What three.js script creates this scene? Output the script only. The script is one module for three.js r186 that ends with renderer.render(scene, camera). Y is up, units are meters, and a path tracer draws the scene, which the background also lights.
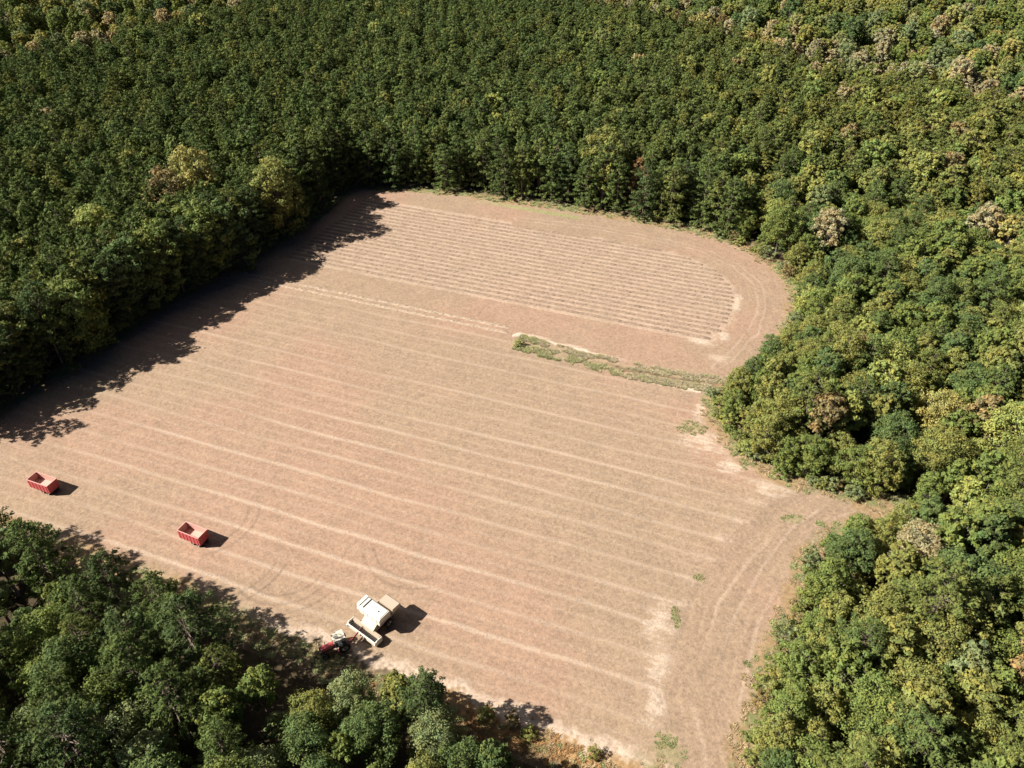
import * as THREE from 'three';
import { Sky } from 'three/addons/objects/Sky.js';
import { RoundedBoxGeometry } from 'three/addons/geometries/RoundedBoxGeometry.js';

// ---------------------------------------------------------------- camera, sky, sun, exposure
const scene = new THREE.Scene();
const camera = new THREE.PerspectiveCamera(52.02, 1024 / 768, 0.5, 6000);
camera.position.set(0, 100, 0);
const PITCH = 37.915 * Math.PI / 180;
camera.lookAt(0, 100 - Math.sin(PITCH) * 100, -Math.cos(PITCH) * 100);

const renderer = new THREE.WebGLRenderer({ antialias: true });
renderer.setSize(1024, 768);
renderer.toneMapping = THREE.LinearToneMapping;
renderer.toneMappingExposure = 1.95;
renderer.shadowMap.enabled = true;

const SUN_EL = 38.5 * Math.PI / 180, SUN_AZ = 6 * Math.PI / 180;      // the sun stands to the left and a little behind the camera
const toSun = new THREE.Vector3(-Math.cos(SUN_EL) * Math.cos(SUN_AZ), Math.sin(SUN_EL), Math.cos(SUN_EL) * Math.sin(SUN_AZ));
const sky = new Sky();
sky.name = 'sky';
sky.scale.setScalar(5000);
sky.userData.kind = 'structure';
sky.material.uniforms.sunPosition.value.copy(toSun);
sky.material.uniforms.turbidity.value = 2;
sky.material.uniforms.rayleigh.value = .3;
sky.material.uniforms.mieCoefficient.value = 0.002;
scene.add(sky);
scene.environmentIntensity = 0.1;

const sun = new THREE.DirectionalLight(new THREE.Color(1.0, 0.945, 0.845), 5);
sun.position.set(0, 0, -160).addScaledVector(toSun, 500);
sun.target.position.set(0, 0, -160);
sun.castShadow = true;
Object.assign(sun.shadow.camera, { left: -330, right: 330, top: 330, bottom: -330, near: 10, far: 1100 });
sun.shadow.mapSize.set(4096, 4096);
sun.shadow.radius = 1;
scene.add(sun, sun.target);

// ---------------------------------------------------------------- helpers
function rng(seed) { let a = seed >>> 0; return () => { a = (a + 0x6D2B79F5) | 0; let t = Math.imul(a ^ (a >>> 15), 1 | a); t = (t + Math.imul(t ^ (t >>> 7), 61 | t)) ^ t; return ((t ^ (t >>> 14)) >>> 0) / 4294967296; }; }
const hyp = (a, b, c = 0) => Math.sqrt(a * a + b * b + c * c);
const clamp = (x, a, b) => Math.min(b, Math.max(a, x));
const smooth = (a, b, x) => { const t = clamp((x - a) / (b - a), 0, 1); return t * t * (3 - 2 * t); };
const mix = (a, b, t) => a + (b - a) * t;
const HASH = new Float32Array(65536); { const r = rng(77); for (let i = 0; i < 65536; i++) HASH[i] = r(); }
function vnoise(x, y) {
  const xi = Math.floor(x), yi = Math.floor(y), fx = x - xi, fy = y - yi;
  const u = fx * fx * (3 - 2 * fx), v = fy * fy * (3 - 2 * fy);
  const h = (i, j) => HASH[(Math.imul(i, 374761393) + Math.imul(j, 668265263) >>> 7) & 65535];
  const a = h(xi, yi), b = h(xi + 1, yi), c = h(xi, yi + 1), d = h(xi + 1, yi + 1);
  return a + (b - a) * u + (c - a) * v + (a - b - c + d) * u * v;
}
const fbm = (x, y, o = 3) => { let s = 0, w = 0.5, t = 0; for (let i = 0; i < o; i++) { s += w * vnoise(x, y); t += w; x = x * 2.03 + 17.1; y = y * 2.03 + 9.7; w *= 0.5; } return s / t; };

const taken = {};
function numbered(name) { const n = taken[name] = (taken[name] ?? -1) + 1; return n ? `${name}_${String(n).padStart(3, '0')}` : name; }
function shade(o) { o.traverse(m => { if (m.isMesh) { m.castShadow = true; m.receiveShadow = true; } }); return o; }
function thing(name, label, category, x, y, z, turn = 0, group) {
  const o = new THREE.Group(); o.name = numbered(name); o.position.set(x, y, z); o.rotation.y = turn;
  o.userData = { label, category }; if (group) o.userData.group = group; scene.add(o); return o;
}
function part(parent, name, geo, mat, pos, rot) {
  const m = new THREE.Mesh(geo, mat); m.name = name; if (pos) m.position.set(...pos); if (rot) m.rotation.set(...rot);
  m.castShadow = m.receiveShadow = true; parent.add(m); return m;
}
function structure(name, geo, mat) { const m = new THREE.Mesh(geo, mat); m.name = name; m.userData.kind = 'structure'; m.receiveShadow = true; scene.add(m); return m; }
const lin = (r, g, b) => new THREE.Color().setRGB(r, g, b);
const ORD = n => { const w = ['first', 'second', 'third', 'fourth', 'fifth', 'sixth', 'seventh', 'eighth', 'ninth', 'tenth', 'eleventh', 'twelfth']; if (n <= 12) return w[n - 1]; const s = n % 10, t = n % 100; return n + (t > 10 && t < 14 ? 'th' : s === 1 ? 'st' : s === 2 ? 'nd' : s === 3 ? 'rd' : 'th'); };

// ---------------------------------------------------------------- the clearing: outline of the ploughed field, metres (x, z)
const FIELD = [[-48, -226], [-30.8, -223.6], [-15.6, -221.2], [2.3, -215], [25.2, -207.7], [41.3, -200.8], [51.7, -196.4], [59.9, -190], [66.6, -179.6], [69.3, -168], [67.2, -158.9], [62.5, -148.3], [55.5, -138.6], [49, -131.5], [43.5, -126.5], [40.3, -122.5], [39.4, -118], [41, -112.5], [43.5, -105.6], [48.5, -100.5], [56, -97.2], [61, -95], [66, -93.4], [66, -91.6], [60, -90.4], [53, -88], [47.1, -82.4], [44.6, -76.5], [40.5, -70.2], [36.1, -64.3], [33.2, -58.2], [30.5, -52.6], [27, -44], [24, -36], [21, -36], [21.5, -46], [16.4, -49.7], [5, -53.6], [-8.5, -59.3], [-24.1, -65.6], [-55, -78], [-90, -91.8], [-108, -99], [-111, -106], [-94.5, -129], [-82.5, -158], [-65, -184], [-51, -215]];
function fieldDist(x, z) {                                          // signed distance to the outline, positive inside
  let d = 1e9, inside = false;
  for (let i = 0, j = FIELD.length - 1; i < FIELD.length; j = i++) {
    const [ax, az] = FIELD[j], [bx, bz] = FIELD[i], ex = bx - ax, ez = bz - az, px = x - ax, pz = z - az;
    const t = clamp((px * ex + pz * ez) / (ex * ex + ez * ez), 0, 1), qx = px - ex * t, qz = pz - ez * t;
    d = Math.min(d, qx * qx + qz * qz);
    if ((az > z) !== (bz > z) && x < ex * (z - az) / ez + ax) inside = !inside;
  }
  return inside ? Math.sqrt(d) : -Math.sqrt(d);
}
const CA = Math.cos(20.2 * Math.PI / 180), SA = Math.sin(20.2 * Math.PI / 180);   // direction of the planted rows
const U = (x, z) => x * CA + z * SA, V = (x, z) => -x * SA + z * CA;
function lineDist(pts, x, z) {
  let best = 1e9, side = 0, along = 0, s = 0;
  for (let i = 1; i < pts.length; i++) {
    const [ax, az] = pts[i - 1], [bx, bz] = pts[i], ex = bx - ax, ez = bz - az, px = x - ax, pz = z - az, L = hyp(ex, ez);
    const t = clamp((px * ex + pz * ez) / (L * L), 0, 1), d = hyp(px - ex * t, pz - ez * t);
    if (d < best) { best = d; side = Math.sign(ex * pz - ez * px); along = s + t * L; }
    s += L;
  }
  return [best, side, along];
}
const HEADLAND = [[19.6, -40], [19.9, -51.9], [19.5, -59.7], [22.5, -66], [27.5, -76.5], [34.4, -85.5], [42.8, -94.4], [51.5, -100.5], [60, -103]];
const TURNROAD = [[2, -205], [25, -199], [41, -192], [51, -186.5], [58, -178], [61.5, -168], [60, -158], [55.5, -148], [49, -139], [44, -134]];
const DITCH = [[1.2, -143.6], [8, -140.4], [16, -136.9], [26, -132.6], [36, -129.6], [46, -127.6]];
const WEEDS = [[20.3, -51.3, 2.2, 2.6], [24.6, -71.4, .7, 2], [29.4, -78.8, 1.2, .8], [47.6, -91.2, 2, 1], [34.6, -114.6, 3, 2.2], [39.6, -121.5, 1.8, 3], [42.6, -104.6, 1, 1.4], [41, -124.5, 3, 2]];
const PALE = [[35.6, -111, 5, 4], [36.5, -127.3, 4.5, 1.2], [30, -128.6, 4, .8], [45, -98.5, 6, 2], [40, -104, 3, 2], [21.3, -64.5, 2.2, 4], [19.4, -57.6, 1.6, 3], [45, -137.5, 3.5, 2], [42, -143.5, 4, 1.6], [47.5, -146, 1.5, 3], [53.8, -160, 1.3, 6], [22, -71, 2, 4], [6, -145.4, 4.5, .6], [14, -142, 5, .5], [38, -120, 2, 4]];
const ARCS = [[-47, -84, 9.5, .2, 1.9], [-47, -84, 11.2, .2, 1.8], [-36, -82, 6.5, .4, 2.4], [-36, -82, 8.2, .3, 2.5], [-36, -82, 10, .6, 2.2], [-15, -86, 7.5, 1.2, 3], [-15, -86, 9.3, 1.3, 2.9], [-52, -92, 7, -.3, 1.4], [-52, -92, 8.8, -.2, 1.3]];

// ---------------------------------------------------------------- ground and field soil
const ground = new THREE.PlaneGeometry(6000, 6000, 1, 1); ground.rotateX(-Math.PI / 2);
{ const uv = ground.attributes.uv; for (let i = 0; i < uv.count; i++) uv.setXY(i, uv.getX(i) * 6000, uv.getY(i) * 6000); }
function tile(size, fn) {
  const a = new Uint8Array(size * size * 4);
  for (let j = 0; j < size; j++) for (let i = 0; i < size; i++) { const c = fn(i / size, j / size), k = (j * size + i) * 4; for (let q = 0; q < 3; q++) a[k + q] = 255 * clamp(c[q], 0, 1); a[k + 3] = 255; }
  const t = new THREE.DataTexture(a, size, size); t.magFilter = THREE.LinearFilter; t.minFilter = THREE.LinearMipmapLinearFilter; t.generateMipmaps = true; t.wrapS = t.wrapT = THREE.RepeatWrapping; t.colorSpace = THREE.SRGBColorSpace; t.needsUpdate = true; return t;
}
const litter = tile(512, (u, v) => { const n = fbm(u * 40, v * 40, 4), m = fbm(u * 9 + 40, v * 9, 3), k = .55 + .5 * n; return [.30 * k + .05 * m, .25 * k + .04 * m, .18 * k]; });
litter.repeat.set(1 / 14, 1 / 14);
structure('ground', ground, new THREE.MeshStandardMaterial({ map: litter, roughness: 1 }));

const FX0 = -122, FX1 = 82, FZ0 = -236, FZ1 = -32, TEX = 2048;
function coarse(fn, n = 640) {                                       // samples a smooth function on a grid and reads it back bilinearly
  const a = new Float32Array((n + 1) * (n + 1));
  for (let j = 0; j <= n; j++) for (let i = 0; i <= n; i++) a[j * (n + 1) + i] = fn(mix(FX0, FX1, i / n), mix(FZ0, FZ1, j / n));
  return (x, z) => { const u = clamp((x - FX0) / (FX1 - FX0) * n, 0, n - .001), v = clamp((z - FZ0) / (FZ1 - FZ0) * n, 0, n - .001), i = u | 0, j = v | 0, fu = u - i, fv = v - j, k = j * (n + 1) + i; return (a[k] * (1 - fu) + a[k + 1] * fu) * (1 - fv) + (a[k + n + 1] * (1 - fu) + a[k + n + 2] * fu) * fv; };
}
const fieldD = coarse(fieldDist);
function soil() {
  const headD = coarse((x, z) => { const [d, s] = lineDist(HEADLAND, x, z); return d * s; }), headA = coarse((x, z) => lineDist(HEADLAND, x, z)[2]);
  const turnD = coarse((x, z) => { const [d, s] = lineDist(TURNROAD, x, z); return d * s; }), ditchD = coarse((x, z) => { const [d, s] = lineDist(DITCH, x, z); return d * s; });
  const col = new Uint8Array(TEX * TEX * 4), bmp = new Uint8Array(TEX * TEX * 4);
  const toS = c => 255 * (c <= .0031308 ? 12.92 * c : 1.055 * Math.pow(c, 1 / 2.4) - .055);
  const LUT = new Uint8Array(2048); for (let i = 0; i < 2048; i++) LUT[i] = clamp(Math.round(toS(i / 2047)), 0, 255);
  const grain = rng(5);
  for (let j = 0; j < TEX; j++) for (let i = 0; i < TEX; i++) {
    const x = mix(FX0, FX1, (i + .5) / TEX), z = mix(FZ0, FZ1, (j + .5) / TEX), k = (j * TEX + i) * 4;
    const n1 = fbm(x * .045 + 3, z * .045, 3), n2 = fbm(x * .4, z * .4 + 50, 2), n3 = vnoise(x * 2.3, z * 2.3), g1 = grain();
    const ed = fieldD(x, z) + (n2 - .5) * 3.2 + (n3 - .5) * 1.2;
    const u = U(x, z), v = V(x, z);
    let r = .335, g = .226, b = .154, h = .5 + .28 * (n3 - .5) + .3 * (g1 - .5);
    { const t = smooth(.35, .65, n1) - .5; r *= 1 + .03 * t; g *= 1 - .055 * t; b *= 1 - .03 * t; }                 // pinker and more ochre patches of sand
    const n4 = vnoise(x * 4.1 + 7, z * 4.1);
    let lum = 1 + .12 * (n1 - .5) + .14 * (n2 - .5) + .26 * (n3 - .5) + .34 * (n4 - .5) + .3 * (g1 - .5);
    if (n4 > .86) lum *= .74;                                                                                     // bits of dark vine trash
    const head = headD(x, z), hal = headA(x, z);                                                // positive on the headland
    const lower = smooth(-137.5, -136, v) * (1 - smooth(-1, 1, head + (n2 - .5) * 3));
    const tr = turnD(x, z), td = Math.abs(tr);
    let pale = 0;
    if (lower > 0) {
      const wob = (fbm(u * .05 + 5, Math.round(v / 5.12) * 9, 2) - .5) * 1.1, q = (v + 62.9 + wob) / 5.12, idx = Math.round(q), dv = Math.abs(q - idx) * 5.12;
      const str = .35 + .75 * smooth(.25, .75, fbm(u * .03 + idx * 7.3, idx * 3.1, 2)), far = 1 - .45 * smooth(-95, -130, v);
      pale = lower * far * str * (1 - smooth(.14, .56, dv + (n3 - .5) * .6 + (n4 - .5) * .4)) * .56;
      const half = Math.abs(q - Math.floor(q) - .5) * 5.12; pale += lower * .14 * (1 - smooth(.1, .45, half + (n3 - .5) * .4));
      lum *= 1 - .05 * lower * (vnoise(u * .12, v * 3.4) - .5) - .04 * lower * (vnoise(u * .3, v * 6) - .5);
    }
    if (v > -190 && v < -149.5 && head < 0) pale += .5 * (.5 + .5 * n2) * smooth(5.6, 7, td + (n2 - .5) * 2 + (x < 0 ? 20 : 0))  * smooth(7.5, 9, fieldD(x, z));                                            // dusty bed under the windrows
    let dust = 0; const streak = vnoise(u * .35, v * 2.6), nd = (n2 - .5) * 1.3 + (n3 - .5) * .9 + (streak - .5) * .55;
    for (const [px, pz, rx, rz] of PALE) { const d = hyp((U(x, z) - U(px, pz)) / rx, (v - V(px, pz)) / rz) + nd; if (d < 1) dust = Math.max(dust, (1 - smooth(.2, 1, d)) * (.65 + .5 * n3)); }
    if (head > -4.5 && head < 2.5 && v > -118) { const e = Math.abs((v + 62.9) / 5.12 - Math.round((v + 62.9) / 5.12)); dust = Math.max(dust, (1 - smooth(.1, .34, e + (n3 - .5) * .2)) * smooth(-4.5, -.5, head) * (1 - smooth(.2, 1.8, head)) * (.1 + 1.2 * n3 * n2 * streak) * .8); }
    
    if (td < 8) { const w = vnoise(tr * 2.2, 3) ; lum *= 1 - .07 * (1 - smooth(5, 8, td)) * (w - .2); for (const o of [-1.6, .3]) dust = Math.max(dust, .36 * (.4 + n2) * (1 - smooth(.1, .4, Math.abs(tr + o + (n2 - .5)) + (n3 - .5) * .4))); }
    if (head > 0) {                                                                                                // headland dragged lengthways by tyres
      lum *= .955 - .12 * (vnoise(head * 1.5, hal * .03) - .5) - .10 * (vnoise(head * 4, hal * .06) - .5);
      r *= 1.01; b *= 1.01;
      for (const o of [5.2, 7, 9.3, 11]) pale += .30 * (1 - smooth(.1, .4, Math.abs(head - o + (vnoise(hal * .05, o) - .5) * 1.2))) * smooth(.3, .7, vnoise(hal * .08, o * 5));
    }
    for (const [cx, cz, R, a0, a1] of ARCS) { const dx = x - cx, dz = z - cz, d = Math.abs(hyp(dx, dz) - R); if (d < .5) { const a = Math.atan2(dz, dx); if (a > a0 && a < a1) { const s = (1 - smooth(.1, .4, d)); lum *= 1 - .17 * s; h -= .25 * s; } } }
    pale = Math.min(1, pale + dust);
    r = mix(r, .52, pale); g = mix(g, .40, pale); b = mix(b, .305, pale); h += .2 * pale;
    const d0 = ditchD(x, z), dd = Math.abs(d0), dch = d0 + (n2 - .5) * 1.4;
    if (dd < 4.5 && x > 0) {
      const bank = 1 - smooth(.6, 2.4, Math.abs(dch)), wet = (1 - smooth(.25, 1.1, Math.abs(dch - .2))) * smooth(14, 26, x);
      r = mix(r, .33, bank * .6); g = mix(g, .255, bank * .6); b = mix(b, .15, bank * .6); r = mix(r, .20, wet); g = mix(g, .135, wet); b = mix(b, .075, wet);
      const sand = (1 - smooth(.2, .75, Math.abs(dch + 2.9))) * (1 - smooth(18, 26, x)) + (1 - smooth(.3, 1, Math.abs(dch - 2.6))) * smooth(24, 30, x);
      r = mix(r, .62, sand * .85); g = mix(g, .5, sand * .85); b = mix(b, .4, sand * .85);
    }
    for (const [px, pz, rx, rz] of WEEDS) { const d = hyp((x - px) / rx, (z - pz) / rz) + (n3 - .5) * .9; if (d < 1) { const w = .6 * (1 - smooth(.5, 1, d)); r = mix(r, .26, w); g = mix(g, .24, w); b = mix(b, .11, w); } }
    { const e = v + 199.2 - (x - 5) * .02; if (Math.abs(e) < 2 && x > -16 && x < 19) { const w = .75 * (1 - smooth(.5, 1.5, Math.abs(e) + (n3 - .5) * .9)) * smooth(-16, 2, x); r = mix(r, .27, w); g = mix(g, .28, w); b = mix(b, .11, w); } }
    // the verge: pale bare sand along the near side, weeds and dead grass elsewhere, then leaf litter
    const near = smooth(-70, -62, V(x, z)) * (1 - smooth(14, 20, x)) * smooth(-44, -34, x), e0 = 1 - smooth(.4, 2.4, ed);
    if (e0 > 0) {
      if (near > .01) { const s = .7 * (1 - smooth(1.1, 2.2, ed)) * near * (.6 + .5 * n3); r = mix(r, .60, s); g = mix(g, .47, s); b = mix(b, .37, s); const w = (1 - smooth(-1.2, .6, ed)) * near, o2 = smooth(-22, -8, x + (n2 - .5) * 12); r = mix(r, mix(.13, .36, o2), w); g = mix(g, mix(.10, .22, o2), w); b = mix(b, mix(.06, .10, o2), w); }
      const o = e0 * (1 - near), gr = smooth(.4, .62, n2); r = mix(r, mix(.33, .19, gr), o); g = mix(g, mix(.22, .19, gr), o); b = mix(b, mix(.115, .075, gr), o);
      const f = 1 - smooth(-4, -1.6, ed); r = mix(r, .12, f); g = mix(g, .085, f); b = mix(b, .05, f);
    }
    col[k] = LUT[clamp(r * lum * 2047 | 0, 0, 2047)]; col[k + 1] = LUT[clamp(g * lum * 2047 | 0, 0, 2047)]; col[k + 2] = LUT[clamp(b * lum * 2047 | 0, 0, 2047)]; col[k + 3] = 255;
    const hh = clamp(h, 0, 1) * 255; bmp[k] = bmp[k + 1] = bmp[k + 2] = hh; bmp[k + 3] = 255;
  }
  const T = (a, cs) => { const t = new THREE.DataTexture(a, TEX, TEX); t.magFilter = THREE.LinearFilter; t.minFilter = THREE.LinearMipmapLinearFilter; t.generateMipmaps = true; t.anisotropy = 8; if (cs) t.colorSpace = THREE.SRGBColorSpace; t.needsUpdate = true; return t; };
  return [T(col, true), T(bmp, false)];
}
{
  const [map, bumpMap] = soil();
  // the outline pushed out 5 m so that the verge is part of the same sheet
  const grown = []; const N = 360;
  const pts = FIELD.map(([x, z]) => new THREE.Vector2(x, z));
  const area = pts.reduce((s, p, i) => { const q = pts[(i + 1) % pts.length]; return s + p.x * q.y - q.x * p.y; }, 0);
  for (let i = 0; i < pts.length; i++) {
    const a = pts[(i + pts.length - 1) % pts.length], b = pts[i], c = pts[(i + 1) % pts.length];
    const n = new THREE.Vector2(c.y - a.y, a.x - c.x).normalize().multiplyScalar(area > 0 ? 1 : -1);
    grown.push(new THREE.Vector2(b.x + n.x * 5, -(b.y + n.y * 5)));
  }
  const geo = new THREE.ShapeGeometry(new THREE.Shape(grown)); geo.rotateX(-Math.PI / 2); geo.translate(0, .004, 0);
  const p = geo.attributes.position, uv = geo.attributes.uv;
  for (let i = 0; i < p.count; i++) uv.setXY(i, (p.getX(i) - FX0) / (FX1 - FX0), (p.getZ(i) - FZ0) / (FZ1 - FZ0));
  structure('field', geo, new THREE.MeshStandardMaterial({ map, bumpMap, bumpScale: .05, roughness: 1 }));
}

// ---------------------------------------------------------------- leaf meshes
class Leaves {
  constructor() { this.n = 0; this.p = new Float32Array(1 << 14); this.c = new Float32Array(1 << 14); }
  tri(a, b, c, col) {
    if (this.n + 9 > this.p.length) for (const k of ['p', 'c']) { const t = new Float32Array(this.p.length * 2 + (k === 'c' ? 0 : 0)); if (k === 'c') { const u = new Float32Array(this.p.length); u.set(this.c); this.c = u; } else { t.set(this.p); this.p = t; } }
    const { p, c: q } = this; let n = this.n;
    p[n] = a[0]; p[n + 1] = a[1]; p[n + 2] = a[2]; p[n + 3] = b[0]; p[n + 4] = b[1]; p[n + 5] = b[2]; p[n + 6] = c[0]; p[n + 7] = c[1]; p[n + 8] = c[2];
    for (let i = 0; i < 9; i += 3) { q[n + i] = col[0]; q[n + i + 1] = col[1]; q[n + i + 2] = col[2]; }
    this.n += 9;
  }
  geo() { const g = new THREE.BufferGeometry(); g.setAttribute('position', new THREE.BufferAttribute(this.p.slice(0, this.n), 3)); g.setAttribute('color', new THREE.BufferAttribute(this.c.slice(0, this.n), 3)); g.computeVertexNormals(); return g; }
}
const unit = (x, y, z) => { const l = hyp(x, y, z) || 1; return [x / l, y / l, z / l]; };
const cross = (a, b) => [a[1] * b[2] - a[2] * b[1], a[2] * b[0] - a[0] * b[2], a[0] * b[1] - a[1] * b[0]];
const add = (a, b, s = 1) => [a[0] + b[0] * s, a[1] + b[1] * s, a[2] + b[2] * s];
function dirOnSphere(r) { const y = 2 * r() - 1, a = r() * 6.2832, s = Math.sqrt(1 - y * y); return [s * Math.cos(a), y, s * Math.sin(a)]; }
function stick(L, a, b, r0, r1, n, col) {                           // tapered round limb
  const d = unit(b[0] - a[0], b[1] - a[1], b[2] - a[2]), s = unit(...cross(d, Math.abs(d[1]) > .9 ? [1, 0, 0] : [0, 1, 0])), t = cross(d, s);
  const ring = (c, r) => Array.from({ length: n }, (_, i) => { const w = i / n * 6.2832; return add(add(c, s, Math.cos(w) * r), t, Math.sin(w) * r); });
  const A = ring(a, r0), B = ring(b, r1);
  for (let i = 0; i < n; i++) { const k = (i + 1) % n; L.tri(A[i], B[i], B[k], col); L.tri(A[i], B[k], A[k], col); }
}
const tone = (r, s, w = .12) => { const k = 1 + (r() - .5) * 2 * s, h = (r() - .5) * 2 * w; return [k * (1 + h), k, k * (1 - h * .8)]; };
// conifer with whorled limbs that carry needle tufts; returns trunk and crown leaves separately
function pine(seed, o) {
  const r = rng(seed), { H, R, base, whorl, limbs, puffs, tufts, blades, len, wid } = o, wood = new Leaves(), crown = new Leaves();
  const bend = [(r() - .5) * .8, (r() - .5) * .8], at = t => [bend[0] * t * t, H * t, bend[1] * t * t], lean = (r() - .5) * .5;
  for (let i = 0; i < 6; i++) stick(wood, at(i / 6), at((i + 1) / 6), mix(.2, .03, i / 6) * H / 14, mix(.2, .03, (i + 1) / 6) * H / 14, o.sides || 6, [.23, .17, .13]);
  const n = Math.round(H * (1 - base) / whorl), side = r() * 6.28;
  for (let w = 0; w <= n; w++) {
    const t = w / n, y = base + (1 - base) * t * .985, rad = R * (o.round ? Math.pow(Math.max(0, 1 - Math.pow(t, o.dome || 2.1)), .62) : Math.pow(1 - t, .72) * (.55 + .45 * Math.min(1, t * 4)) + .06) * (.82 + .36 * r());
    const c = at(y), k = Math.max(3, Math.round(limbs * (.75 + .5 * r()) * (t > .9 ? .6 : 1)));
    const a0 = r() * 6.28;
    for (let b = 0; b < k; b++) {
      if (r() < (o.gap || .12)) continue;
      const a = a0 + (b + (r() - .5) * .7) / k * 6.2832, up = mix(-.06, .75, t * t) + (r() - .5) * .3, L = Math.max(.35, rad * (.72 + .5 * r()) * (1 + lean * Math.cos(a - side)));
      const d = unit(Math.cos(a), up, Math.sin(a)), e = add(c, d, L);
      if (L > .8) stick(wood, c, e, .05 * L / 3 + .012, .012, 3, [.15, .115, .09]);
      const np = Math.max(1, Math.round(puffs * L / R));
      for (let q = 0; q < np; q++) {
        const f = 1 - q / np * .72 * (.8 + .4 * r()), spread = o.puff * (.7 + .6 * r()), pc = add(add(c, d, L * f), [(r() - .5) * spread * 1.6, (r() - .3) * spread * .8, (r() - .5) * spread * 1.6]);
        const pt = tone(r, .16, .07);
        for (let u = 0; u < tufts; u++) {
          const s = dirOnSphere(r), tc = add(pc, [s[0], s[1] * o.flat + .1, s[2]], spread * Math.cbrt(r()));
          const k2 = tone(r, .2, .06), col = [pt[0] * k2[0], pt[1] * k2[1], pt[2] * k2[2]];
          for (let v = 0; v < blades; v++) {
            const n2 = unit(...add(add([s[0], s[1] + .45, s[2]], dirOnSphere(r), .8), d, .2)), g = unit(...cross(n2, dirOnSphere(r))), bd = unit(...add(g, n2, .3)), sd = cross(n2, g), bl = len * (.7 + .6 * r());
            crown.tri(add(add(tc, sd, wid * .5), bd, -bl * .3), add(add(tc, sd, -wid * .5), bd, -bl * .3), add(tc, bd, bl * .7), col);
          }
        }
      }
    }
  }
  return { trunk: wood, crown };
}
// broadleaf tree: forked limbs end in leaf clumps spread over an uneven crown
function broadleaf(seed, o) {
  const r = rng(seed), { H, rx, ry, clumps, leaves, size } = o, wood = new Leaves(), crown = new Leaves();
  const cy = H - ry, fork = Math.max(.4, cy - ry * .45), ph = [r() * 6, r() * 6, r() * 6], b = o.bare ? [.30, .27, .25] : [.17, .14, .115];
  const lobe = a => 1 + .20 * Math.sin(2 * a + ph[0]) + .14 * Math.sin(3 * a + ph[1]) + .10 * Math.sin(5 * a + ph[2]);
  const tr = .022 * H + .03;
  stick(wood, [0, 0, 0], [0, fork * .5, 0], tr, tr * .8, 7, b); stick(wood, [0, fork * .5, 0], [(r() - .5) * .4, fork, (r() - .5) * .4], tr * .8, tr * .66, 7, b);
  const C = [];
  for (let i = 0; i < clumps; i++) {
    const f = (i + .5) / clumps, y = 1 - (o.low ? 1.95 : 1.72) * f, a = i * 2.39996 + (r() - .5) * .9, s = Math.sqrt(Math.max(.05, 1 - y * y)), k = (.62 + .32 * Math.sqrt(r())) * lobe(a + y) * (r() < .16 ? 1.12 : 1);
    if (o.low && cy + ry * y < .3) continue; C.push([rx * s * Math.cos(a) * k, cy + ry * y * (.72 + .28 * k) + (r() - .5) * .5, rx * s * Math.sin(a) * k, rx * (.11 + .19 * r() * r() + .03)]);
  }
  for (let i = 0; i < clumps * .22; i++) { const d = dirOnSphere(r); C.push([d[0] * rx * .45, cy + d[1] * ry * .45, d[2] * rx * .45, rx * .28]); }
  for (const [x, y, z, cr] of C) {
    const m = [x * .38, mix(fork, y, .55), z * .38];
    stick(wood, [0, fork * (.72 + .25 * r()), 0], m, tr * .32, tr * .17, 4, b); stick(wood, m, [x, y, z], tr * .17, .015, 3, b);
    if (o.bare) { for (let q = 0; q < 7; q++) { const d = unit(...add(dirOnSphere(r), unit(x, y - cy + 1, z), 1)); stick(wood, mixv(m, [x, y, z], r()), add([x, y, z], d, cr * (.8 + r())), .035, .01, 3, b); } continue; }
    const ct = tone(r, .13, .1), out = unit(x, (y - cy) * 1.2 + ry * .25, z), sq = .4 + .55 * r();
    const count = Math.round(leaves * (.45 + .6 * r()) * (.4 + cr / rx * 3));
    for (let q = 0; q < count; q++) {
      const s = dirOnSphere(r); if (s[0] * out[0] + s[1] * out[1] + s[2] * out[2] < -.35 && r() < .7) continue;
      const rr = cr * (.4 + .7 * Math.sqrt(r())) * (r() < .12 ? 1.5 : 1), c = [x + s[0] * rr, y + s[1] * rr * sq, z + s[2] * rr];
      const n = unit(...add(add(s, dirOnSphere(r), .75), [0, .35, 0])), t = unit(...cross(n, dirOnSphere(r))), w = cross(n, t), L = size * (.7 + .6 * r()), k2 = tone(r, .2, .1);
      const col = [ct[0] * k2[0], ct[1] * k2[1], ct[2] * k2[2]];
      const A = add(c, t, L), B = add(add(c, w, L * .55), n, -L * .12), D = add(c, t, -L), E2 = add(add(c, w, -L * .55), n, -L * .12);
      if (o.tri) crown.tri(A, add(add(c, t, -L * .7), w, L * .8), add(add(c, t, -L * .7), w, -L * .8), col); else { crown.tri(A, B, D, col); crown.tri(A, D, E2, col); }
    }
  }
  return { trunk: wood, crown };
}
function mixv(a, b, t) { return [mix(a[0], b[0], t), mix(a[1], b[1], t), mix(a[2], b[2], t)]; }
const foliage = (r, g, b, tr = .28) => new THREE.MeshPhysicalMaterial({ color: lin(r, g, b), vertexColors: true, roughness: .92, specularIntensity: .35, transmission: tr, thickness: 0, side: THREE.DoubleSide });
const bark = new THREE.MeshStandardMaterial({ vertexColors: true, roughness: 1, side: THREE.DoubleSide });

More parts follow.
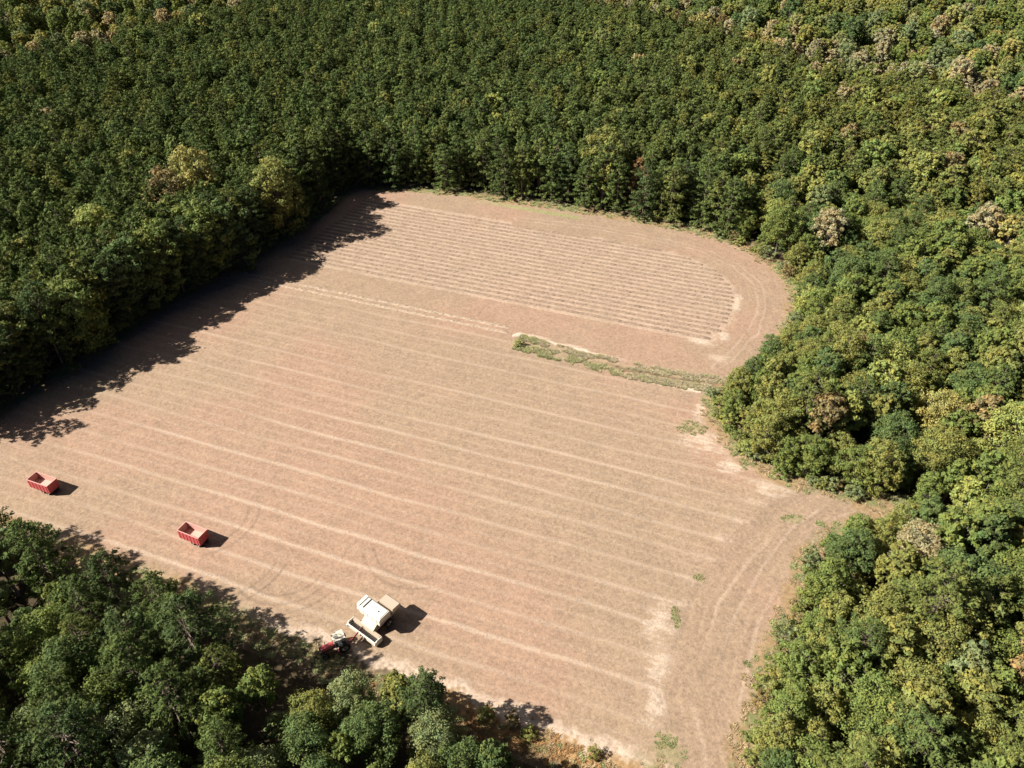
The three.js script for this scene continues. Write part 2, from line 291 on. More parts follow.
const NEEDLE_RGB = { pine: [.148, .198, .056], dark: [.114, .160, .052], warm: [.196, .224, .058], rust: [.36, .22, .10] };
const NEEDLES = Object.fromEntries(Object.entries(NEEDLE_RGB).map(([k, c]) => [k, foliage(...c, .2)]));
const LEAF = {
  green: foliage(.194, .238, .058), olive: foliage(.258, .264, .070), bright: foliage(.33, .355, .095), dark: foliage(.130, .180, .054),
  yellow: foliage(.39, .35, .11), rusty: foliage(.31, .235, .10), tan: foliage(.40, .34, .18), grey: foliage(.235, .27, .11),
};
const WORDS = { green: 'mid green', olive: 'olive green', bright: 'bright yellow-green', dark: 'dark green', yellow: 'yellow', rusty: 'rust-brown', tan: 'pale tan', grey: 'grey-green' };

const build = t => ({ trunk: t.trunk.geo(), crown: t.crown.geo() });
const PINE_NEAR = [0, 1, 2, 3, 4, 5].map(i => build(pine(100 + i, { H: 14.5 + i % 3, R: 3.7 + (i % 2) * .5, base: .3, whorl: .74, limbs: 5.4, puffs: 3.6, tufts: 17, blades: 5, len: .38, wid: .15, puff: .58, flat: .55, round: true, gap: .14 })));
const PINE_EDGE = [0, 1, 2, 3].map(i => build(pine(140 + i, { H: 14.5 + i % 2, R: 3.3, base: .12, dome: 3.2, whorl: 1.1, limbs: 6.5, puffs: 3.4, tufts: 12, blades: 4, len: .5, wid: .22, puff: .62, flat: .38, round: true, gap: .12 })));
const PINE_FAR = [0, 1, 2, 3, 4].map(i => { const t = pine(160 + i, { H: 14 + (i % 3) * .6, R: 2.05 + .3 * (i % 2), base: .45, dome: 2.6, whorl: .9, limbs: 5, puffs: 2.2, tufts: 9, blades: 4, len: .5, wid: .32, puff: .5, flat: .65, round: true, gap: .08, sides: 4 }); return { ...build(t), t }; });
const BROAD = [0, 1, 2, 3, 4, 5, 6].map(i => build(broadleaf(200 + i, { H: 13 + (i % 4), rx: 4.3 + (i % 3) * .5, ry: 5 + (i % 2) * .7, clumps: 135, leaves: 105, size: .22 })));
const BROAD_EDGE = [0, 1, 2, 3].map(i => build(broadleaf(220 + i, { H: 9.5 + i * .8, rx: 3.3 + (i % 2) * .4, ry: 5 + i * .3, clumps: 110, leaves: 105, size: .21, low: true })));
const BROAD_SMALL = [0, 1, 2, 3].map(i => build(broadleaf(230 + i, { H: 11.5 + i, rx: 2.7 + (i % 2) * .5, ry: 4.2, clumps: 60, leaves: 80, size: .27, tri: true })));
const BUSH = [0, 1, 2, 3].map(i => build(broadleaf(250 + i, { H: 2.6 + .5 * i, rx: 1.6 + .2 * i, ry: 1.5 + .2 * i, clumps: 26, leaves: 75, size: .17 })));
const BARE = [0, 1].map(i => build(broadleaf(270 + i, { H: 12 + i, rx: 2.6, ry: 4.2, clumps: 26, leaves: 0, size: .2, bare: true })));

// ---------------------------------------------------------------- forest: where each tree stands
const spots = [];                                                   // { x, z, s, type: pine|edge|far|broad|small, tint, zone }
const cell = new Map();
function free(x, z, d) {
  const cx = Math.floor(x / 8), cz = Math.floor(z / 8);
  for (let i = -1; i <= 1; i++) for (let j = -1; j <= 1; j++) for (const q of cell.get((cx + i) * 4096 + cz + j) || []) if ((q.x - x) ** 2 + (q.z - z) ** 2 < (Math.min(d, q.d + 1.4)) ** 2) return false;
  return true;
}
function put(o) { const k = Math.floor(o.x / 8) * 4096 + Math.floor(o.z / 8); if (!cell.has(k)) cell.set(k, []); cell.get(k).push(o); spots.push(o); return o; }
const R1 = rng(9001);
const seen = (x, z, m = 30) => z < -20 && z > -560 && Math.abs(x) < 48 + m + Math.max(0, -z) * .545;
// fixed trees that the photograph singles out: x, z, kind, tint, scale
const MARKED = [
  [36.2, -211.5, 'edge', 'rust', 1, 'rust-brown pine standing in the green pine wall beyond the far field edge'],
  [26, -216, 'small', 'olive', 1.1, 'olive tree among the pines just left of the rust-brown pine in the far wall'],
  [-90.5, -194, 'small', 'rusty', 1.15, 'orange-brown tree on the left forest edge, nearer the camera than its yellow neighbour'],
  [-84, -198, 'small', 'yellow', 1.2, 'yellow-turning tree on the left forest edge above the long shadow'],
  [-76, -199, 'broad', 'tan', .9, 'pale tan broad tree on the left forest edge beside the yellow one'],
  [-102, -176, 'small', 'bright', 1.2, 'yellow-green tree on the left forest edge, nearest the camera of the autumn ones'],
  [72.5, -123, 'broad', 'bright', 1.05, 'large bright yellow-green tree in the middle of the right-hand wood'],
  [78, -109.5, 'broad', 'yellow', .85, 'yellow-topped tree in the right-hand wood, nearer than the large bright one'],
  [86, -103, 'broad', 'bright', 1.05, 'bright yellow-green tree against the right side of the picture'],
  [117, -178, 'small', 'tan', 1.3, 'pale tan tree at the right side of the picture beside an orange one'],
  [121.5, -174, 'small', 'yellow', 1.2, 'orange-yellow tree at the far right side beside a pale tan one'],
  [61, -77.5, 'broad', 'tan', .82, 'pale grey-tan tree behind the dark round tree at the track opening'],
  [51.5, -78.5, 'broad', 'dark', .72, 'dark green round tree at the corner where the track leaves the field'],
  [50.2, -111.5, 'broad', 'olive', .8, 'olive dome-shaped tree bulging into the field at the end of the ditch'],
  [56, -107, 'small', 'rusty', .95, 'rust-tinged tree behind the olive dome-shaped tree by the ditch'],
  [78, -176, 'small', 'tan', 1.15, 'pale tan tree in the wood beyond the curved turning strip'],
  [-15, -56.2, 'small', 'olive', .72, 'olive-yellow small tree below the white harvester, on the near field edge'],
  [-21, -55.5, 'broad', 'grey', .62, 'grey-green rounded tree at the near field edge below the tractor'],
  [-50.5, -69, 'pine', 'pine', .84, 'tall green pine at the near field edge straight below the nearer red wagon'],
  [-46.5, -64.5, 'pine', 'pine', .86, 'tall green pine between the nearer red wagon and the tractor'],
  [-38, -57.8, 'pine', 'warm', .85, 'yellowish green pine in the sun just left of the tractor'],
  [-58, -72, 'pine', 'dark', .82, 'dark green pine at the near field edge left of the nearer wagon'],
  [68, -181, 'broad', 'green', .9, 'large mid green tree at the bend of the turning strip, right of the pine wall'],
  [70, -193, 'broad', 'bright', .8, 'yellow-green tree where the pine wall meets the right-hand wood'],
];
for (const [x, z, type, tint, s, label] of MARKED) put({ x, z, type, tint, s, d: type === 'broad' ? 4.2 : 2.6, label, zone: 'marked', marked: true });
const bandR = (x, z) => (z + 383.5) * (166.4 - 57.7) - (x - 57.7) * (-260.5 + 383.5);   // negative beyond the pale hardwood belt on the right
const bandL = (x, z) => (z + 305.7) * (-128 + 191) - (x + 191) * (-403 + 305.7);
const bandRd = (x, z) => bandR(x, z) / hyp(166.4 - 57.7, -260.5 + 383.5), bandLd = (x, z) => bandL(x, z) / hyp(63, 97.3);
const rightLine = (x, z) => (z + 224) * (132.7 - 69) - (x - 69) * (-180.7 + 224);        // positive on the camera's side of the hardwoods
function pickTint(list) { let t = R1(), s = 0; for (const [k, w] of list) { s += w; if (t < s) return k; } return list[0][0]; }
const MIXR = [['green', .42], ['olive', .33], ['dark', .16], ['bright', .04], ['grey', .03], ['rusty', .02]];
// large broadleaf wood to the right of the field
for (let n = 0; n < 30000; n++) {
  const x = 18 + R1() * 150, z = -24 - R1() * 250, fd = fieldDist(x, z);
  if (fd > -2.6 || !seen(x, z) || x < 24 || (x < 62 && z < -188) || rightLine(x, z) / 77 < -4 + R1() * 8) continue;
  const big = R1() < .72, d = fd > -8 ? 3.4 + R1() : big ? 4.9 + R1() * 1.4 : 3.4; if (!free(x, z, d)) continue;
  const edge = fd > -8;
  const pine0 = R1() < .2 && !edge;
  put({ x, z, d, type: pine0 ? 'pine' : big || edge ? 'broad' : 'small', tint: pine0 ? (R1() < .5 ? 'warm' : 'pine') : pickTint(MIXR), s: (big || edge ? .84 : .95) * (.82 + .38 * R1()) * (edge ? .88 : 1), zone: edge ? 'right edge' : 'right wood' });
}
// mixed wood below the near field edge: pines to the left, broadleaf to the right
for (let n = 0; n < 14000; n++) {
  const x = -120 + R1() * 142, z = -22 - R1() * 95, fd = fieldDist(x, z);
  if (fd > (x < -40 ? -6.2 : -4.6) || (x > -40 && x < -19 && fd > -9) || !seen(x, z) || x > 14 || V(x, z) < -66 && x < -112) continue;
  const leafy = x > -30 ? .72 : x > -46 ? .3 : .12, isLeaf = R1() < leafy, d = isLeaf ? 4 : 5.5 + R1() * 1.4; if (hyp(x + 26.5, z + 60.5) < 6.5) continue; if (!free(x, z, d)) continue;
  if (x > -6 && fd > -9) continue;
  const e = fd > -8;
  put({ x, z, d, type: isLeaf ? (R1() < .5 ? 'broad' : 'small') : 'pine', tint: isLeaf ? pickTint([['green', .32], ['olive', .2], ['grey', .22], ['dark', .26]]) : pickTint([['pine', .62], ['dark', .18], ['warm', .2]]), s: (isLeaf ? (x > -30 ? .62 : .78) : .98) * (e ? .84 : 1) * (.85 + .3 * R1()), zone: e ? 'near edge' : 'near wood' });
}
// edges of the pine plantation: wide crowns with limbs down to the ground
for (let n = 0; n < 6000; n++) {
  const x = -150 + R1() * 225, z = -100 - R1() * 150, fd = fieldDist(x, z);
  if (fd > -1.8 || fd < -6.5 || !seen(x, z) || V(x, z) > -66 || x > 62 || (x > 20 && z > -190)) continue;
  const left = x < -48; if (!free(x, z, left ? 3.2 + R1() : 4 + R1())) continue;
  const leafy = left && R1() < .34;
  put({ x, z, d: 2.6, type: leafy ? 'small' : 'edge', tint: leafy ? pickTint([['green', .5], ['olive', .3], ['dark', .2]]) : pickTint([['pine', .6], ['dark', .25], ['warm', .15]]), s: (.92 + .2 * R1()) * (left ? 1.16 : 1), zone: left ? 'left edge' : 'far edge' });
}
// the plantation itself and the mixed wood beyond it
for (let a = -460; a < 460; a += 3.3) for (let b = -620; b < -60; b += 3.4) {
  const aa = a + (R1() - .5) * 2.4, bb = b + (R1() - .5) * 2.4, k0 = R1(), k1 = R1(), k2 = R1(), k3 = R1();
  const x = aa * CA - bb * SA, z = aa * SA + bb * CA;
  if (!seen(x, z) || fieldDist(x, z) > -5 || V(x, z) > -68) continue;
  const rl = rightLine(x, z) / 77, br = bandRd(x, z), bl = bandLd(x, z);
  const wall = x < 62 && z < -188;
  if (rl > 2 && x > 20 && !wall) continue;
  if (x > 20 && rl > -3 && k0 < .6 && !wall) continue;
  const wood = Math.min(br, bl) + (vnoise(x * .05, z * .05) - .5) * 16;
  if (wood < 0) {                                                   // beyond the plantation
    if (k0 > .62) continue; if (!free(x, z, 4.1)) continue;
    const belt = wood > -24 && br < bl || wood > -15 && (vnoise(x * .04, z * .04) > .45);
    const tint = belt ? (k1 < .45 ? 'tan' : k1 < .6 ? 'yellow' : k1 < .75 ? 'olive' : k1 < .85 ? 'rusty' : 'grey') : (k1 < .3 ? 'green' : k1 < .55 ? 'olive' : k1 < .75 ? 'dark' : k1 < .86 ? 'grey' : k1 < .93 ? 'tan' : 'yellow');
    put({ x, z, d: 4.2, type: k2 < .45 ? 'broad' : 'small', tint, s: (k2 < .45 ? .8 : 1.1) * (.85 + .3 * k3), zone: 'beyond' });
    continue;
  }
  const olive = smooth(40, 150, x) * .26 * smooth(-420, -200, z) + .012;
  if (!free(x, z, 1.9)) continue;
  if (k1 < olive) put({ x, z, d: 2.6, type: 'small', tint: k2 < .42 ? 'olive' : k2 < .74 ? 'green' : k2 < .87 ? 'bright' : k2 < .93 ? 'tan' : 'rusty', s: 1.0 + .3 * k3, zone: 'mixed' });
  else put({ x, z, d: 1.6, type: 'far', tint: k2 < .8 ? 'pine' : 'warm', s: (.8 + .36 * k3) * (x < -48 && fieldD(x, z) > -14 && z > -232 ? 1.14 : 1), zone: 'plantation', warm: smooth(0, 160, x) });
}

// ---------------------------------------------------------------- individuals and the mass behind them
const camP = camera.position, proj = new THREE.Matrix4();
camera.updateMatrixWorld(); camera.updateProjectionMatrix();
for (const q of spots) {
  const top = new THREE.Vector3(q.x, 11, q.z), v = top.clone().project(camera);
  q.dist = top.distanceTo(camP); q.inView = Math.abs(v.x) < 1.04 && Math.abs(v.y) < 1.06; q.px = v.x; q.py = v.y;
}
const isPine = q => q.type === 'pine' || q.type === 'edge' || q.type === 'far';
const byNear = (a, b) => (b.marked ? 1 : 0) - (a.marked ? 1 : 0) || a.dist - b.dist;
const pines = spots.filter(q => isPine(q) && q.inView).sort(byNear), leafy = spots.filter(q => !isPine(q) && q.inView).sort(byNear);
const single = new Set([...pines.slice(0, 300), ...leafy.slice(0, 300)]);
const ZONES = {
  'right edge': ['on the right field edge', 'broadleaf trees along the right field edge'],
  'right wood': ['in the right-hand wood', 'trees of the right-hand wood'],
  'near edge': ['on the near field edge', 'trees along the near field edge'],
  'near wood': ['in the lower left wood', 'trees of the lower left wood'],
  'left edge': ['on the left forest edge', 'trees along the left field edge'],
  'far edge': ['in the far pine wall', 'pines along the far field edge'],
  plantation: ['in the even plantation', 'pines of the plantation'],
  mixed: ['among plantation pines', 'broadleaf trees among the pines'],
  beyond: ['past the plantation', 'trees beyond the plantation'],
};
function level(q) {                                                 // which landmark a thing stands level with
  if (/near/.test(q.zone)) return q.z > -52 ? 'at the picture bottom' : q.x < -45 ? 'below the wagons' : 'below the harvester';
  if (/far/.test(q.zone)) return 'behind the windrows';
  if (q.x < 0) return q.z > -150 ? 'left of the wagons' : q.z > -190 ? 'left of the windrows' : 'behind the far corner';
  return q.z > -72 ? 'at the bottom right' : q.z > -92 ? 'below the track opening' : q.z > -115 ? 'above the track opening' : q.z > -145 ? 'level with the ditch' : q.z > -190 ? 'level with the windrows' : 'beyond the windrows';
}
const R2 = rng(4242), rest = {};
const count = {};
const ordered = [...single].sort((a, b) => a.px - b.px);
const kindOf = q => isPine(q) ? ({ pine: 'green', dark: 'dark blue-green', warm: 'yellowish green', rust: 'rusty' }[q.tint]) + ' pine' : WORDS[q.tint] + (q.type === 'broad' ? ' broad' : ' slim') + ' tree';
const keyOf = q => `${kindOf(q)} ${ZONES[q.zone][0]} ${level(q)}`;
const total = {}; for (const q of ordered) if (!q.marked) total[keyOf(q)] = (total[keyOf(q)] || 0) + 1;
function plant(q) {
  const set = q.type === 'pine' ? PINE_NEAR : q.type === 'edge' ? PINE_EDGE : q.type === 'far' ? PINE_FAR : q.type === 'broad' ? (q.zone === 'right edge' ? BROAD_EDGE : BROAD) : /left edge|far edge/.test(q.zone) || (q.marked && q.x < 40 && q.z < -150) ? BROAD_EDGE : BROAD_SMALL;
  const v = set[Math.floor(R2() * set.length)], mat = isPine(q) ? NEEDLES[q.tint] : LEAF[q.tint];
  let label = q.label, group;
  if (!label) {
    const k = keyOf(q), n = count[k] = (count[k] || 0) + 1, gname = ZONES[q.zone][1];
    label = total[k] > 1 && q.zone !== 'plantation' ? `${k}, ${ORD(n)} from left` : k;
    group = gname;
  }
  const t = thing(isPine(q) ? 'pine_tree' : 'broadleaf_tree', label, 'tree', q.x, 0, q.z, R2() * 6.283, group);
  if (set === BROAD_EDGE && q.type === 'small') q.s *= 1.5;
  const sy = q.s * (.94 + .14 * R2()); t.scale.set(q.s, sy, q.s);
  part(t, 'trunk', v.trunk, bark); part(t, 'crown', v.crown, mat);
}
for (const q of ordered) plant(q);
// the rest: far copies whose leaf and bark colours come from the vertex colours, tinted copy by copy
const restMat = foliage(1, 1, 1, .2);
const LEAF_RGB = Object.fromEntries(Object.entries(LEAF).map(([k, m]) => [k, [m.color.r, m.color.g, m.color.b]]));
function mass(name, label, category, list, sets) {
  const g = new THREE.Group(); g.name = name; g.userData = { kind: 'stuff', label, category }; scene.add(g);
  const bins = new Map();
  for (const q of list) { const set = sets(q), i = Math.floor(R2() * set.length), key = set[i]; if (!bins.has(key)) bins.set(key, []); bins.get(key).push(q); }
  const M = new THREE.Matrix4(), Q = new THREE.Quaternion(), up = new THREE.Vector3(0, 1, 0), c = new THREE.Color();
  for (const [v, qs] of bins) {
    for (const [geo, mat, pname, leaf] of [[v.crown, restMat, 'crowns', true], [v.trunk, bark, 'trunks', false]]) {
      const im = new THREE.InstancedMesh(geo, mat, qs.length); im.name = pname; im.userData.kind = 'stuff'; im.castShadow = im.receiveShadow = true;
      qs.forEach((q, i) => {
        if (leaf) { q.turn = R2() * 6.283; q.sy = q.s * (.92 + .18 * R2()); q.k = .85 + .3 * R2(); q.h = (R2() - .5) * .16; }
        M.compose(new THREE.Vector3(q.x, 0, q.z), Q.setFromAxisAngle(up, q.turn), new THREE.Vector3(q.s, q.sy, q.s)); im.setMatrixAt(i, M);
        if (leaf) { const b = isPine(q) ? NEEDLE_RGB[q.tint] : LEAF_RGB[q.tint], w = q.warm || 0; c.setRGB(b[0] * q.k * (1 + q.h + .28 * w), b[1] * q.k * (1 + .08 * w), b[2] * q.k * (1 - q.h)); im.setColorAt(i, c); }
      });
      g.add(im);
    }
  }
}
mass('pine_forest', 'even green pine plantation stretching behind and left of the field', 'forest', spots.filter(q => isPine(q) && !single.has(q)), q => q.type === 'pine' ? PINE_NEAR : q.type === 'edge' ? PINE_EDGE : PINE_FAR);
mass('mixed_forest', 'autumn-tinted mixed wood beyond and between the plantation pines', 'forest', spots.filter(q => !isPine(q) && !single.has(q)), () => BROAD_SMALL);

// two bare dead trees and fallen pale limbs
{
  const t = thing('dead_tree', 'bare grey dead treetop among the pines at the lower left', 'dead tree', -50.4, 0, -50.5, .4); part(t, 'trunk', BARE[0].trunk, bark);
  const f = thing('fallen_branch', 'pale dead branches lying at the right field edge above the yellow shrub', 'branch', 42.6, .5, -71.4, 1); f.scale.setScalar(.34); f.rotation.z = 1.2; part(f, 'limb', BARE[1].trunk, bark);
}

// ---------------------------------------------------------------- shrubs along the edges
{
  const R = rng(313), done = [], tally = {};
  const shrub = (x, z, s, tint, label, group) => { const t = thing('shrub', label, 'shrub', x, 0, z, R() * 6.28, group), v = BUSH[Math.floor(R() * BUSH.length)]; t.scale.set(s, s * (.7 + .3 * R()), s); part(t, 'stem', v.trunk, bark); part(t, 'foliage', v.crown, LEAF[tint]); };
  shrub(37.6, -60, 1.15, 'yellow', 'bright yellow shrub at the right field edge near the bottom', undefined);
  shrub(57.5, -98.6, .6, 'rusty', 'small reddish shrub at the foot of the wood beside the track opening', undefined);
  shrub(1.5, -142.2, .55, 'bright', 'leafy green weed clump at the left end of the ditch strip', undefined);
  shrub(40.6, -124.2, .7, 'grey', 'grey-green bush at the right end of the ditch', undefined);
  for (let n = 0; n < 900 && done.length < 78; n++) {
    const i = Math.floor(R() * FIELD.length), a = FIELD[i], b = FIELD[(i + 1) % FIELD.length], t = R(), x = mix(a[0], b[0], t) + (R() - .5) * 3.4, z = mix(a[1], b[1], t) + (R() - .5) * 3.4, fd = fieldDist(x, z);
    const right = x > 26 && z > -128 && z < -44 && !(z < -88 && z > -96), curve = x > 55 && z <= -132, near = V(x, z) > -70 && x < 12 && x > -26;
    if (!(right || curve || near) || fd > -.6 || fd < -4.2 || done.some(q => hyp(q[0] - x, q[1] - z) < 1.5)) continue;
    done.push([x, z, near, curve]);
  }
  for (const [x, z, near, curve] of done.sort((a, b) => hyp(a[0], a[1]) - hyp(b[0], b[1]))) {
    const k = R(), tint = near ? (k < .5 ? 'rusty' : 'olive') : k < .34 ? 'green' : k < .56 ? 'grey' : k < .78 ? 'olive' : k < .92 ? 'bright' : 'rusty';
    shrub(x, z, (near ? .5 : .8) * (.7 + .6 * R()), tint, (k => { tally[k] = (tally[k] || 0) + 1; return `${k}, ${ORD(tally[k])} from the camera`; })(`${WORDS[tint]} shrub ${near ? 'on the near field edge' : curve ? 'beside the curved turning strip' : 'on the right field edge'}`), 'shrubs along the field edges');
  }
}

// ---------------------------------------------------------------- grass and weeds
{
  const R = rng(515);
  const tuft = (n, h, spread) => { const L = new Leaves(); for (let i = 0; i < n; i++) { const a = R() * 6.28, d = R() * spread, c = [Math.cos(a) * d, 0, Math.sin(a) * d], b = R() * 6.28, t = [c[0] + Math.cos(b) * h * .9, h * (.25 + .5 * R()), c[2] + Math.sin(b) * h * .9], w = .06; L.tri([c[0] - w * Math.sin(b), 0, c[2] + w * Math.cos(b)], [c[0] + w * Math.sin(b), 0, c[2] - w * Math.cos(b)], t, tone(R, .25, .08)); } return L.geo(); };
  const T = [tuft(40, .42, .35), tuft(46, .5, .45)], mat = foliage(1, 1, 1, .2);
  const lists = [[], []], push = (x, z, s, c) => lists[R() < .5 ? 0 : 1].push([x, z, s, c]);
  const G = [.29, .31, .14], D = [.44, .33, .19], O = [.42, .25, .11], P = [.50, .42, .28], Y = [.40, .39, .18];
  for (let n = 0; n < 60000; n++) {
    const x = mix(-60, 80, R()), z = mix(-230, -36, R()), fd = fieldDist(x, z) + (vnoise(x * .3, z * .3) - .5) * 2.4;
    if (fd > (x > 25 ? 1.8 : .9) || fd < -4.5) continue;
    const near = V(x, z) > -70 && x < 18, far = z < -188 && x < 62;
    if (near) { if (fd > -.8) { if (R() < .06) push(x, z, .5, P); continue; } push(x, z, .7 + .5 * R(), x < -20 + R() * 12 ? (R() < .5 ? G : D) : R() < .6 ? O : R() < .6 ? D : G); continue; }
    const pgreen = far ? .75 : .4; if (R() < .6) push(x, z, .55 + .6 * R(), vnoise(x * .25 + 9, z * .25) < pgreen ? (R() < .6 ? Y : G) : D);
  }
  for (let n = 0; n < 5200; n++) { const s = R(), i = Math.min(4, Math.floor(s * 5)), t = R(), o = (R() - .5) * 5.8, a = DITCH[i], b = DITCH[i + 1], x = mix(a[0], b[0], t) - SA * o, z = mix(a[1], b[1], t) + CA * o; if (Math.abs(o - .2) < .5 && x > 20) continue; if (vnoise(x * .55, z * .9) < .36 + .03 * Math.abs(o)) continue; push(x, z, .45 + .6 * R(), x < 6 || (x < 22 && o > .3) ? (R() < .5 ? Y : R() < .4 ? G : P) : R() < .2 ? Y : P); }
  for (const [px, pz, rx, rz] of WEEDS) for (let n = 0; n < rx * rz * 26; n++) { const a = R() * 6.28, d = Math.sqrt(R()), x = px + Math.cos(a) * d * rx, z = pz + Math.sin(a) * d * rz; if (vnoise(x * 1.1, z * 1.1) < .42) continue; push(x, z, .3 + .35 * R(), R() < .55 ? G : R() < .5 ? Y : D); }
  const g = new THREE.Group(); g.name = 'grass'; g.userData = { kind: 'stuff', label: 'rough grass and weeds on the field edges and in the ditch', category: 'grass' }; scene.add(g);
  const M = new THREE.Matrix4(), Q = new THREE.Quaternion(), up = new THREE.Vector3(0, 1, 0), c = new THREE.Color();
  lists.forEach((l, k) => { const im = new THREE.InstancedMesh(T[k], mat, l.length); im.name = 'grass_tufts'; im.userData.kind = 'stuff'; l.forEach(([x, z, s, col], i) => { M.compose(new THREE.Vector3(x, 0, z), Q.setFromAxisAngle(up, R() * 6.28), new THREE.Vector3(s, s, s)); im.setMatrixAt(i, M); const b = .8 + .4 * R(); im.setColorAt(i, c.setRGB(col[0] * b, col[1] * b, col[2] * b)); }); im.castShadow = im.receiveShadow = true; g.add(im); });
}

// ---------------------------------------------------------------- windrows of dug vines
const rowMat = new THREE.MeshStandardMaterial({ vertexColors: true, roughness: 1, side: THREE.DoubleSide });
function windrow(v, u0, u1, seed, label, hgt = .27, tint = [.27, .19, .135]) {
  const r = rng(seed), n = Math.round((u1 - u0) / .33), P = [], C = [], I = [], prof = [[-.62, 0], [-.36, .62], [-.08, 1], [.2, .86], [.46, .42], [.66, 0]];
  for (let i = 0; i <= n; i++) {
    const u = mix(u0, u1, i / n), off = (fbm(u * .25, v * 7, 2) - .5) * .3, gap = .6 + .4 * smooth(.08, .3, vnoise(u * .5, v * 3 + 40)), hh = hgt * (.7 + .45 * vnoise(u * 1.7, v * 11)) * gap * Math.min(1, i / 3, (n - i) / 3);
    for (const [o, y] of prof) {
      const vv = v + off + o * (.62 + .4 * vnoise(u * 1.2, v * 5 + o)), x = u * CA - vv * SA, z = u * SA + vv * CA;
      P.push(x, .006 + (y ? y * hh + (r() - .5) * .09 * gap : -.02), z);
      const k = (.8 + .45 * r()) * (r() < .06 ? .55 : 1); C.push(tint[0] * k, tint[1] * k, tint[2] * k);
    }
    if (i) for (let q = 0; q < 5; q++) { const a = (i - 1) * 6 + q, b = i * 6 + q; I.push(a, a + 1, b, b, a + 1, b + 1); }
  }
  const g = new THREE.BufferGeometry(); g.setAttribute('position', new THREE.Float32BufferAttribute(P, 3)); g.setAttribute('color', new THREE.Float32BufferAttribute(C, 3)); g.setIndex(I);
  const f = g.toNonIndexed(); f.computeVertexNormals();
  const m = new THREE.Mesh(f, rowMat); m.name = numbered('vine_windrow'); m.castShadow = m.receiveShadow = true; m.userData = { label, category: 'windrow', group: 'windrows of dug vines' }; scene.add(m);
}
const rowN = 20;
for (let i = 0; i < rowN; i++) {
  const v = -151.2 - i * 1.93;
  // the right ends follow the curved turning strip, the left ends run into the forest shadow
  let u1 = 0; for (let u = -60; u < 40; u += .4) { const x = u * CA - v * SA, z = u * SA + v * CA, [d, s] = lineDist(TURNROAD, x, z); if (fieldDist(x, z) > 9 && !(d < 6.2) && z < -141) u1 = u; }
  let u0 = -200; for (let u = -200; u < 0; u += .4) { const x = u * CA - v * SA, z = u * SA + v * CA; if (fieldDist(x, z) > 6) { u0 = u; break; } }
  windrow(v, u0, u1 - vnoise(i * 3.3, 2) * 1.6, 700 + i, i === 0 ? 'nearest windrow of dug vines in the block beyond the ditch' : i === rowN - 1 ? 'farthest windrow of dug vines before the pine wall' : `windrow of dug vines, ${ORD(i + 1)} from the near side of the far block`);
}
windrow(-139.9, U(-68, -174), U(-1.2, -147.3), 740, 'far one of two lone windrows left of the weedy ditch', .26, [.37, .275, .20]);
windrow(-137.9, U(-66, -171), U(-1.6, -145), 741, 'near one of two lone windrows left of the weedy ditch', .26, [.37, .275, .20]);

// ---------------------------------------------------------------- vehicles
const paint = (r, g, b, rough = .55) => new THREE.MeshStandardMaterial({ color: lin(r, g, b), roughness: rough });
const box = (w, h, d, r = .03) => new RoundedBoxGeometry(w, h, d, 2, r);
function tyreGeo(R, w) { return new THREE.LatheGeometry([[R * .56, -w / 2], [R * .86, -w / 2], [R * .97, -w * .38], [R, -w * .2], [R, w * .2], [R * .97, w * .38], [R * .86, w / 2], [R * .56, w / 2]].map(p => new THREE.Vector2(...p)), 28).rotateX(Math.PI / 2); }
function rimGeo(R, w) { return new THREE.LatheGeometry([[0, w * .12], [R * .2, w * .14], [R * .22, w * .05], [R * .46, -w * .02], [R * .5, w * .42], [R * .57, w * .46], [R * .57, -w * .46], [R * .5, -w * .42], [R * .46, -w * .1], [0, -w * .08]].map(p => new THREE.Vector2(...p)), 24).rotateX(Math.PI / 2); }
const rubber = paint(.018, .018, .02, .9), steelDark = paint(.05, .05, .055, .6), rimWhite = paint(.55, .5, .42, .5);
function wheel(t, R, w, x, y, z, rimMat = rimWhite) { const a = part(t, 'wheel', new THREE.CylinderGeometry(R * .12, R * .12, w * 1.1, 12).rotateX(Math.PI / 2), steelDark, [x, y, z]); part(a, 'tyre', tyreGeo(R, w), rubber); part(a, 'rim', rimGeo(R, w), rimMat, null, z < 0 ? [0, Math.PI, 0] : null); return a; }

